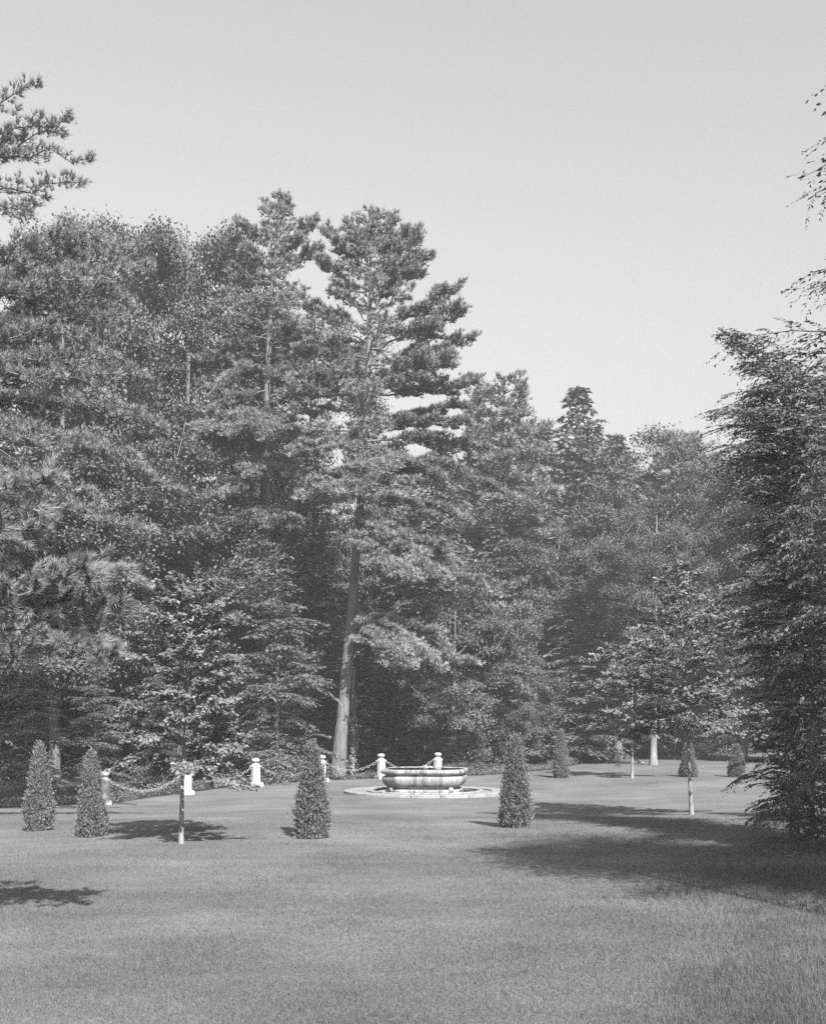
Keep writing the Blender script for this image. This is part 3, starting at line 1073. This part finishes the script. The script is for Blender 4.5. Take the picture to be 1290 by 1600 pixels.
put(HB, 8.0, 'hemlock_tree', 'hemlock sapling behind the last chain post and fountain', 700, 44.0, 1098, 5.0, 1.2, GH)
put(HB, 8.0, 'hemlock_tree', 'narrow pale hemlock sapling behind the fountain kerb', 748, 43.8, 1128, 1.2, 0.8, GH)
put(HA, 14.0, 'hemlock_tree', 'far hemlock with pointed top beside the far round pine', 903, 66, 608, 0.5, 1.0, GH)
put(HA, 14.0, 'hemlock_tree', 'smaller far hemlock tip just beside the pointed hemlock', 962, 68, 682, 1.9, 0.85, GH)
put(HA, 14.0, 'hemlock_tree', 'far hemlock below the pine with tufted top', 845, 64, 665, 3.1, 1.0, GH)
put(HA, 14.0, 'hemlock_tree', 'hemlock just behind the leaning pine boughs', 690, 52, 690, 4.3, 0.9, GH)
put(HA, 14.0, 'hemlock_tree', 'dark hemlock in the gap between the two tall pines', 490, 50, 700, 5.6, 0.9, GH)
put(HA, 14.0, 'hemlock_tree', 'dark hemlock in the shaded hollow behind the far arborvitae', 900, 56, 905, 2.6, 1.3, GH)
put(HA, 14.0, 'hemlock_tree', 'dark hemlock behind the thick pale trunk', 1010, 72, 830, 0.9, 1.4, GH)
put(HA, 14.0, 'hemlock_tree', 'dark hemlock behind the slim young tree', 960, 70, 880, 3.9, 1.4, GH)
put(HA, 14.0, 'hemlock_tree', 'dark hemlock at the end of the far lawn strip', 1130, 78, 850, 5.2, 1.5, GH)
put(HA, 14.0, 'hemlock_tree', 'dark hemlock behind the small lawn-side hemlock', 1230, 62, 780, 1.4, 1.3, GH)
put(HA, 14.0, 'hemlock_tree', 'dark hemlock deep behind the fountain', 640, 56, 850, 2.2, 1.2, GH)
put(HA, 14.0, 'hemlock_tree', 'dark hemlock deep behind the arborvitae near the fountain', 775, 58, 820, 0.1, 1.2, GH)
put(HA, 14.0, 'hemlock_tree', 'dark hemlock deep behind the broad drooping hemlock', 390, 50, 740, 4.7, 1.2, GH)
put(HA, 14.0, 'hemlock_tree', 'dark hemlock deep behind the young leafy tree', 270, 48, 760, 3.0, 1.2, GH)
put(HA, 14.0, 'hemlock_tree', 'dark hemlock deep behind the arborvitae pair', 120, 45, 800, 1.6, 1.2, GH)
put(HA, 14.0, 'hemlock_tree', 'dark hemlock deep behind the near pine boughs at the photo edge', 10, 42, 700, 5.9, 1.2, GH)

FILL = [(600, 72, 790, 'HA', 1.5), (470, 66, 800, 'BB', 1.3), (360, 62, 760, 'BB', 1.3), (230, 60, 700, 'BB', 1.2), (320, 58, 850, 'HA', 1.5), (60, 56, 640, 'BB', 1.2), (150, 54, 700, 'HA', 1.4),
        (848, 74, 690, 'BB', 1.2), (930, 76, 684, 'BB', 1.2), (1005, 80, 712, 'BB', 1.3), (1125, 76, 722, 'BB', 1.3), (760, 74, 730, 'BB', 1.3), (1190, 84, 740, 'BB', 1.4), (430, 60, 950, 'HA', 1.8), (545, 58, 900, 'HA', 1.6)]
FILL_AT = ['behind the leaning pine trunk', 'between the two tall pines', 'behind the upright pine trunk', 'behind the tall narrow broadleaf tree', 'behind the crown of the young leafy tree', 'behind the near pine boughs', 'behind the needle brushes',
           'just past the far tufted pine', 'between the two far hemlock tips', 'between the far hemlock and round-topped pine', 'past the round-topped far pine', 'under the far tufted pine', 'behind the lawn-side hemlocks', 'behind the broad drooping hemlock', 'beside the leaning pine foot']
for i, ((px_, D_, ty_, k_, wd_), at_) in enumerate(zip(FILL, FILL_AT)):
    if k_ == 'HA':
        put(HA, 14.0, 'hemlock_tree', 'shaded hemlock deep in the wood ' + at_, px_, D_, ty_, i * 1.3, wd_, GH)
    else:
        put(BB, 14.2, 'broadleaf_tree', 'broadleaf tree deep in the wood ' + at_, px_, D_, ty_, i * 1.3, wd_, GB)

# slender hemlock in view at the lawn side, nodding tip
w, f = hemlock_geo(45, 8.2, 1.35, lambda f: min(0.55 + 0.6 * f, 1.0, 5.5 * (1 - f)) * (0.85 + 0.2 * math.sin(f * 19)), 400, 0.09, spray=0.10, sw=0.034, dens=1.0, tw=7.5, along=36, nod=(-1.25, -0.1), droop=0.3, rise=0.18)
tree_from((w.mesh('trunk', 'bark'), f.mesh('crown', 'hemlock')), 'hemlock_tree', 'slender hemlock with nodding tip at the edge of the lawn, foliage down to the shade', on_ground(1240, 18.0), 0.0, 1.0, group=GH)
put(HB, 8.0, 'hemlock_tree', 'full hemlock at the photo edge in front of the nodding hemlock, branches sweeping the shade', 1268, 16.6, 655, 1.0, 0.44, GH)
# big hemlock beside the camera: only its outer branch tips hang into view, and it throws the wide shade
w, f = hemlock_geo(46, 7.3, 3.2, lambda f: (0.86 + 0.14 * math.sin(f * 23)) * (1 - f) ** 0.16, 250, 0.14, spray=0.06, sw=0.023, dens=1.0, tw=6.0, along=44, z_low=0.40, droop=0.22, rise=0.10, nod=(-0.4, 0.1))
tree_from((w.mesh('trunk', 'bark'), f.mesh('crown', 'hemlock')), 'hemlock_tree', 'tall hemlock whose drooping branch tips hang into the sky beside the lawn', np.array([6.05, 10.4, float(ground(6.05, 10.4))]), 1.0, 1.0, group=GH)
w, f = hemlock_geo(47, 7.9, 1.95, lambda f: (0.85 + 0.15 * math.sin(f * 31)) * (1 - f) ** 0.2, 120, 0.08, spray=0.085, sw=0.038, dens=1.0, tw=6.0, along=30, z_low=0.62, droop=0.22, rise=0.0, nod=(-0.3, 0.0))  # extra crown added to make the wide shadow on the lawn solid
tree_from((w.mesh('trunk', 'bark'), f.mesh('crown', 'hemlock')), 'hemlock_tree', 'young high-crowned hemlock added to fill out the wide shadow, whose ragged sprays climb the photo edge above the nodding hemlock', np.array([4.95, 9.5, float(ground(4.95, 9.5))]), 0.5, 1.0, group=GH)
b = np.array([9.6, 17.4])
tree_from(HB, 'hemlock_tree', 'hemlock just outside the view whose shade joins the wide shadow on the lawn', np.array([b[0], b[1], float(ground(*b))]), 2.0, (1.0, 1.0, 0.85), group=GH)

b = np.array([7.3, 9.3])
tree_from(HB, 'hemlock_tree', 'hemlock outside the view whose shade fills the wide shadow near the long grass', np.array([b[0], b[1], float(ground(*b))]), 5.2, (1.0, 1.0, 0.98), group=GH)
b = np.array([8.0, 12.4])
tree_from(HB, 'hemlock_tree', 'full hemlock outside the view whose shade lies below the slim lawn tree', np.array([b[0], b[1], float(ground(*b))]), 4.0, (1.0, 1.0, 1.18), group=GH)

# ------------------------------------------------------------------ far pines
def far_pine(seed, H):
    rng = np.random.default_rng(seed)
    wood, fol = Geo(), Geo()
    tr = smooth_path([[0, 0, -0.3], [0.1, 0, H * 0.5], [0, 0.1, H]], 20)
    wood.add(*tube(tr, np.linspace(0.3, 0.03, 20), 9, bark_mod(rng)), smooth=True)
    for i in range(84):
        fz = 0.34 + 0.65 * i / 84
        ln = (3.6 * (1 - fz) ** 0.55 + 0.35) * rng.uniform(0.6, 1.1)
        a = i * 2.4 + rng.uniform(-0.4, 0.4)
        s = path_at(tr, fz * H)
        e = s + np.array([math.cos(a) * ln, math.sin(a) * ln, ln * (-0.1 + 0.75 * max(0, fz - 0.5))])
        bough_geo(wood, fol, s, e, 0.85, rng, 0.08, 0.035, 1.1, 8, 0.25, 0.028, thick=0.16)
    return wood.mesh('trunk', 'bark'), fol.mesh('crown', 'pine')


FP = far_pine(51, 18.0)
put(FP, 18.2, 'white_pine', 'far white pine with dense rounded top beside the leaning pine boughs', 788, 60, 592, 0.4, 1.15, 'far white pines')
put(FP, 18.2, 'white_pine', 'far round-topped pine near the lawn-side hemlock', 1066, 72, 680, 2.4, 1.2, 'far white pines')


# ------------------------------------------------------------------ clipped arborvitae columns
def arbor_mesh(seed, H, r, n_clump=420, per=62):
    rng = np.random.default_rng(seed)
    wood, fol = Geo(), Geo()
    wood.add(*tube(np.array([[0, 0, -0.1], [0, 0, H * 0.5], [0, 0, H * 0.93]]), [0.03, 0.02, 0.006], 7), smooth=True)
    z = rng.uniform(0.0, 1.0, n_clump) ** 1.15
    a = rng.uniform(0, 2 * np.pi, n_clump)
    pr = lambda t: np.minimum(1.0, 0.80 + 1.6 * t) * np.clip(1 - t, 0, 1) ** 0.62 * (1 + 0.06 * np.sin(9 * t + seed))
    rad = r * pr(z) * rng.uniform(0.70, 1.10, n_clump) * (1 + 0.07 * np.sin(2 * a + 7 * z + seed) + 0.05 * np.sin(5 * a - 11 * z))
    C = np.stack([np.cos(a) * rad, np.sin(a) * rad, 0.03 + z * (H - 0.12)], -1)
    for i in range(0, n_clump, 6):
        wood.add(*tube(np.array([[0, 0, max(0.02, C[i, 2] - 0.1)], C[i] * [0.5, 0.5, 1] - [0, 0, 0.03], C[i]]), [0.008, 0.005, 0.003], 3))
    I = np.repeat(np.arange(n_clump), per)
    k = len(I)
    o = unit(np.stack([np.cos(a), np.sin(a), 0 * a], -1))[I]
    P = C[I] + rng.normal(0, 0.038, (k, 3)) * np.array([1, 1, 1.3])
    P[:, 2] = np.maximum(P[:, 2], 0.0)
    A = unit(o * 0.55 + np.array([0, 0, 0.8]) + rng.normal(0, 0.4, (k, 3)))
    N = unit(o + rng.normal(0, 0.6, (k, 3)))
    L = rng.uniform(0.025, 0.06, k) * (0.75 + 0.4 * (1 - z[I]))
    leaves(fol, P, A, N, L, L * 0.5, rng)
    # the leader
    m = 120
    t = rng.uniform(0, 1, m)
    P = np.stack([rng.normal(0, 0.02, m) * (0.4 + t), rng.normal(0, 0.02, m) * (0.4 + t), H - 0.04 - 0.28 * t], -1)
    leaves(fol, P, unit(rng.normal(0, 0.4, (m, 3)) + [0, 0, 1]), unit(rng.normal(0, 1, (m, 3))), 0.06, 0.02, rng)
    return wood.mesh('trunk', 'twig'), fol.mesh('crown', 'cedar')


GA = 'clipped arborvitae columns on the lawn'
A1 = arbor_mesh(61, 1.65, 0.27)
A2 = arbor_mesh(62, 1.80, 0.28)
A3 = arbor_mesh(63, 1.70, 0.30)


def arbor(mesh, H0, label, px, D, top_y, width, rot):
    b = on_ground(px, D)
    s = (zpx(top_y, D) - b[2]) / H0
    return tree_from(mesh, 'arborvitae', label, b, rot, (s * width, s * width, s), cat='shrub', group=GA)


arbor(A1, 1.65, 'columnar arborvitae standing alone before the broad hemlock and its white post', 488, 19.3, 1158, 1.05, 0.0)
arbor(A2, 1.80, 'columnar arborvitae on the lawn just in front of the fountain kerb', 805, 21.4, 1145, 1.0, 1.0)
arbor(A3, 1.70, 'columnar arborvitae half covering the end chain post', 143, 20.0, 1172, 0.92, 2.0)
arbor(A1, 1.65, 'columnar arborvitae at the photo edge beside the near pine', 62, 21.5, 1160, 0.92, 3.0)
arbor(A2, 1.80, 'small far arborvitae cone against the dark hollow', 876, 40.0, 1138, 0.98, 4.0)
arbor(A3, 1.70, 'small far arborvitae behind the trunk of the slim lawn tree', 1075, 41.0, 1160, 1.35, 5.0)
arbor(A1, 1.65, 'small far arborvitae beside the lawn-side hemlock', 1150, 41.0, 1163, 1.5, 0.7)


# ------------------------------------------------------------------ young lawn trees
def young_tree(name, label, px, D, top_y, crown_low_y, half_px, seed, trunk_r, n_limb, leafL, n_leaf, kink=(0, 0), leader=(0, 0), group='young trees on the lawn', up_lim=0.75, profile=None):
    rng = np.random.default_rng(seed)
    b = on_ground(px, D)
    H = zpx(top_y, D) - b[2]
    zl = zpx(crown_low_y, D) - b[2]
    rmax = half_px / F * D
    root = thing(name, b, label, 'tree', group)
    tr = smooth_path([[0, 0, -0.15], [kink[0] * 0.5, 0, zl * 0.6], [kink[0], kink[1], zl * 1.1], [kink[0] + leader[0] * 0.4, leader[1], (zl + H) / 2], [kink[0] + leader[0], leader[1], H * 0.97]], 24)
    g = Geo()
    g.add(*tube(tr, np.linspace(trunk_r, 0.008, 24) * (1 + 0.6 * np.exp(-np.arange(24) / 0.9)), 10, bark_mod(rng, 0.03)), smooth=True)
    g.build('trunk', 'young_bark', root)
    fol = Geo()
    up = np.array([0, 0, 1.0])
    tw = []
    for i in range(n_limb):
        f = (i + rng.uniform(0, 0.8)) / n_limb
        zs = zl + (H - zl) * (0.04 + 0.82 * f)
        pr = profile(f) if profile else (0.75 + 0.5 * math.sin(math.pi * min(1, f + 0.25))) * (1 - f) ** 0.45
        ln = rmax * pr * rng.uniform(0.75, 1.1)
        a = i * 2.39996 + rng.uniform(-0.4, 0.4)
        o = np.array([math.cos(a), math.sin(a), 0])
        s = path_at(tr, zs)
        e = s + o * ln + up * ln * (-0.16 + up_lim * min(1, f * 1.35) + rng.uniform(-0.1, 0.15))
        c = (s + e) / 2 + up * 0.12 * ln
        p = bez(s, c, e, 9)
        wood = Geo()
        wood.add(*tube(p, np.linspace(trunk_r * 0.33, 0.004, 9), 5), smooth=True)
        T = unit(np.gradient(p, axis=0))
        nt = max(5, int(ln * 9))
        for j in range(nt):
            t = 0.15 + 0.83 * (j + rng.uniform(0, 1)) / nt
            k = t * 8
            i0 = int(k)
            q = p[i0] + (p[min(i0 + 1, 8)] - p[i0]) * (k - i0)
            side = unit(np.cross(T[i0], up)) * (1 if j % 2 else -1)
            tl = (0.12 + 0.42 * ln * (1 - 0.6 * t)) * rng.uniform(0.6, 1.15)
            d = unit(T[i0] * 0.7 + side * rng.uniform(0.5, 1) + up * rng.uniform(-0.25, 0.45))
            ee = q + d * tl - up * 0.06 * tl
            wood.add(*tube(np.array([q, (q + ee) / 2 + up * 0.03 * tl, ee]), [0.006, 0.004, 0.002], 3))
            tw.append((q, ee))
        tw.append((p[5], p[8]))
        wood.build('limb', 'twig', root)
    tw.append((tr[19], tr[23]))
    A0 = np.array([t[0] for t in tw])
    B0 = np.array([t[1] for t in tw])
    ln = np.linalg.norm(B0 - A0, axis=1)
    I = rng.choice(len(tw), n_leaf, p=ln / ln.sum())
    t = rng.uniform(0.1, 1.05, (n_leaf, 1))
    d = unit(B0 - A0)[I]
    s = unit(np.cross(d, up) + 1e-6) * np.where(rng.uniform(0, 1, (n_leaf, 1)) < 0.5, 1, -1)
    P = A0[I] + (B0 - A0)[I] * t + rng.normal(0, 0.02, (n_leaf, 3))
    A = unit(d * 0.6 + s * 0.9 - up * 0.25 + rng.normal(0, 0.3, (n_leaf, 3)))
    N = unit(up * 0.75 + rng.normal(0, 0.45, (n_leaf, 3)) + np.array([0.15, -0.5, 0]))
    L = leafL * rng.uniform(0.6, 1.25, n_leaf)
    leaves(fol, P, A, N, L, L * 0.62, rng, hexa=True, fold=0.06)
    fol.build('crown', 'young', root)
    return root


young_tree('young_tree', 'young leafy tree with slim pale trunk throwing a round shadow on the lawn', 283, 18.4, 872, 1226, 100, 71, 0.042, 44, 0.074, 22000, kink=(0.02, 0), leader=(0.25, 0), up_lim=0.9, profile=lambda f: (0.95 if f < 0.6 else 0.95 - 1.5 * (f - 0.6)))
young_tree('young_tree', 'slim lawn tree with patchy trunk next to the wide shade', 1080, 24.3, 838, 1162, 125, 72, 0.048, 46, 0.075, 26000, kink=(-0.08, 0), leader=(-0.25, 0.1), up_lim=0.7)
young_tree('young_tree', 'slim young tree on the far lawn with tapering upswept crown', 987, 40.0, 990, 1152, 70, 73, 0.055, 30, 0.11, 10000, up_lim=0.7)


# ------------------------------------------------------------------ small growth at the wood's edge
def dappled_stem():
    rng = np.random.default_rng(81)
    b = on_ground(551, 41.3)
    root = thing('sun_dappled_stem', b, 'slim sun-dappled stem, its dapples added as pale leaves, between the leaning pine and a chain post', 'tree')
    g = Geo()
    g.add(*tube(smooth_path([[0, 0, -0.1], [0.03, 0, 1.0], [-0.04, 0, 2.4], [0.05, 0.1, 4.0]], 14), np.linspace(0.07, 0.03, 14), 8, bark_mod(rng)), smooth=True)
    g.build('trunk', 'smooth_bark', root)
    f = Geo()
    k = 900
    a = rng.uniform(0, 6.28, k)
    z = rng.uniform(0.05, 1.0, k) ** 0.9 * 3.2
    o = np.stack([np.cos(a), np.sin(a), 0 * a], -1)
    r = 0.07 + 0.10 * np.abs(np.sin(z * 4)) * rng.uniform(0, 1, k)
    leaves(f, o * r[:, None] + np.stack([0 * z, 0 * z, z], -1), unit(o * 0.4 + rng.normal(0, 0.4, (k, 3)) - [0, 0, 0.4]), unit(o + [0, 0, 0.4] + rng.normal(0, 0.3, (k, 3))), 0.09, 0.07, rng)
    f.build('leaves', 'young', root)  # pale leaves imitate the sun dapples on the stem


dappled_stem()


def undergrowth():
    """dark ground cover along the edge of the lawn"""
    rng = np.random.default_rng(91)
    f = Geo()
    n = 30000
    x = rng.uniform(-15, 16, n)
    y = lawn_edge(x) + wob(x) + np.abs(rng.normal(0.25, 1.6, n)) + 0.45
    hgt = 0.10 + 0.35 * np.abs(np.sin(x * 1.1) * np.sin(x * 0.43 + 1)) * np.clip((y - lawn_edge(x)) / 1.2, 0.2, 1)
    z = ground(x, y) + rng.uniform(0, 1, n) * hgt
    P = np.stack([x, y, z], -1)
    leaves(f, P, unit(rng.normal(0, 1, (n, 3)) * [1, 1, 0.4]), unit(rng.normal(0, 0.4, (n, 3)) + [0, -0.3, 1]), rng.uniform(0.05, 0.11, n), rng.uniform(0.03, 0.06, n), rng)
    tag(f.build('undergrowth', 'broad'), 'low leafy ground cover along the edge of the wood', 'undergrowth', kind='stuff')


undergrowth()
sd = put(HB, 8.0, 'hemlock_sapling', 'tiny conifer seedling at the back of the lawn beside the thick pale trunk', 965, 51.0, 1172, 0.8, 0.9)

# ------------------------------------------------------------------ thin volume added to imitate the veil of lens flare
hz = Geo()
x0, x1, y0, y1, z0, z1 = -70, 70, -16, 110, -3, 32
V = [(x0, y0, z0), (x1, y0, z0), (x1, y1, z0), (x0, y1, z0), (x0, y0, z1), (x1, y0, z1), (x1, y1, z1), (x0, y1, z1)]
hz.add(V, [(0, 3, 2, 1), (4, 5, 6, 7), (0, 1, 5, 4), (1, 2, 6, 5), (2, 3, 7, 6), (3, 0, 4, 7)])
mh = bpy.data.materials.new('lens_flare_veil')
mh.use_nodes = True
nn_ = mh.node_tree.nodes
nn_.clear()
pv = nn_.new('ShaderNodeVolumePrincipled')
pv.inputs['Color'].default_value = grey(0.95)
pv.inputs['Density'].default_value = 0.0011
pv.inputs['Anisotropy'].default_value = 0.0
mo = nn_.new('ShaderNodeOutputMaterial')
mh.node_tree.links.new(pv.outputs[0], mo.inputs['Volume'])
M['flare_veil'] = mh
tag(hz.build('flare_veil', 'flare_veil'), 'thin pale veil added over the lawn and wood to imitate lens flare', 'flare_veil', kind='stuff')
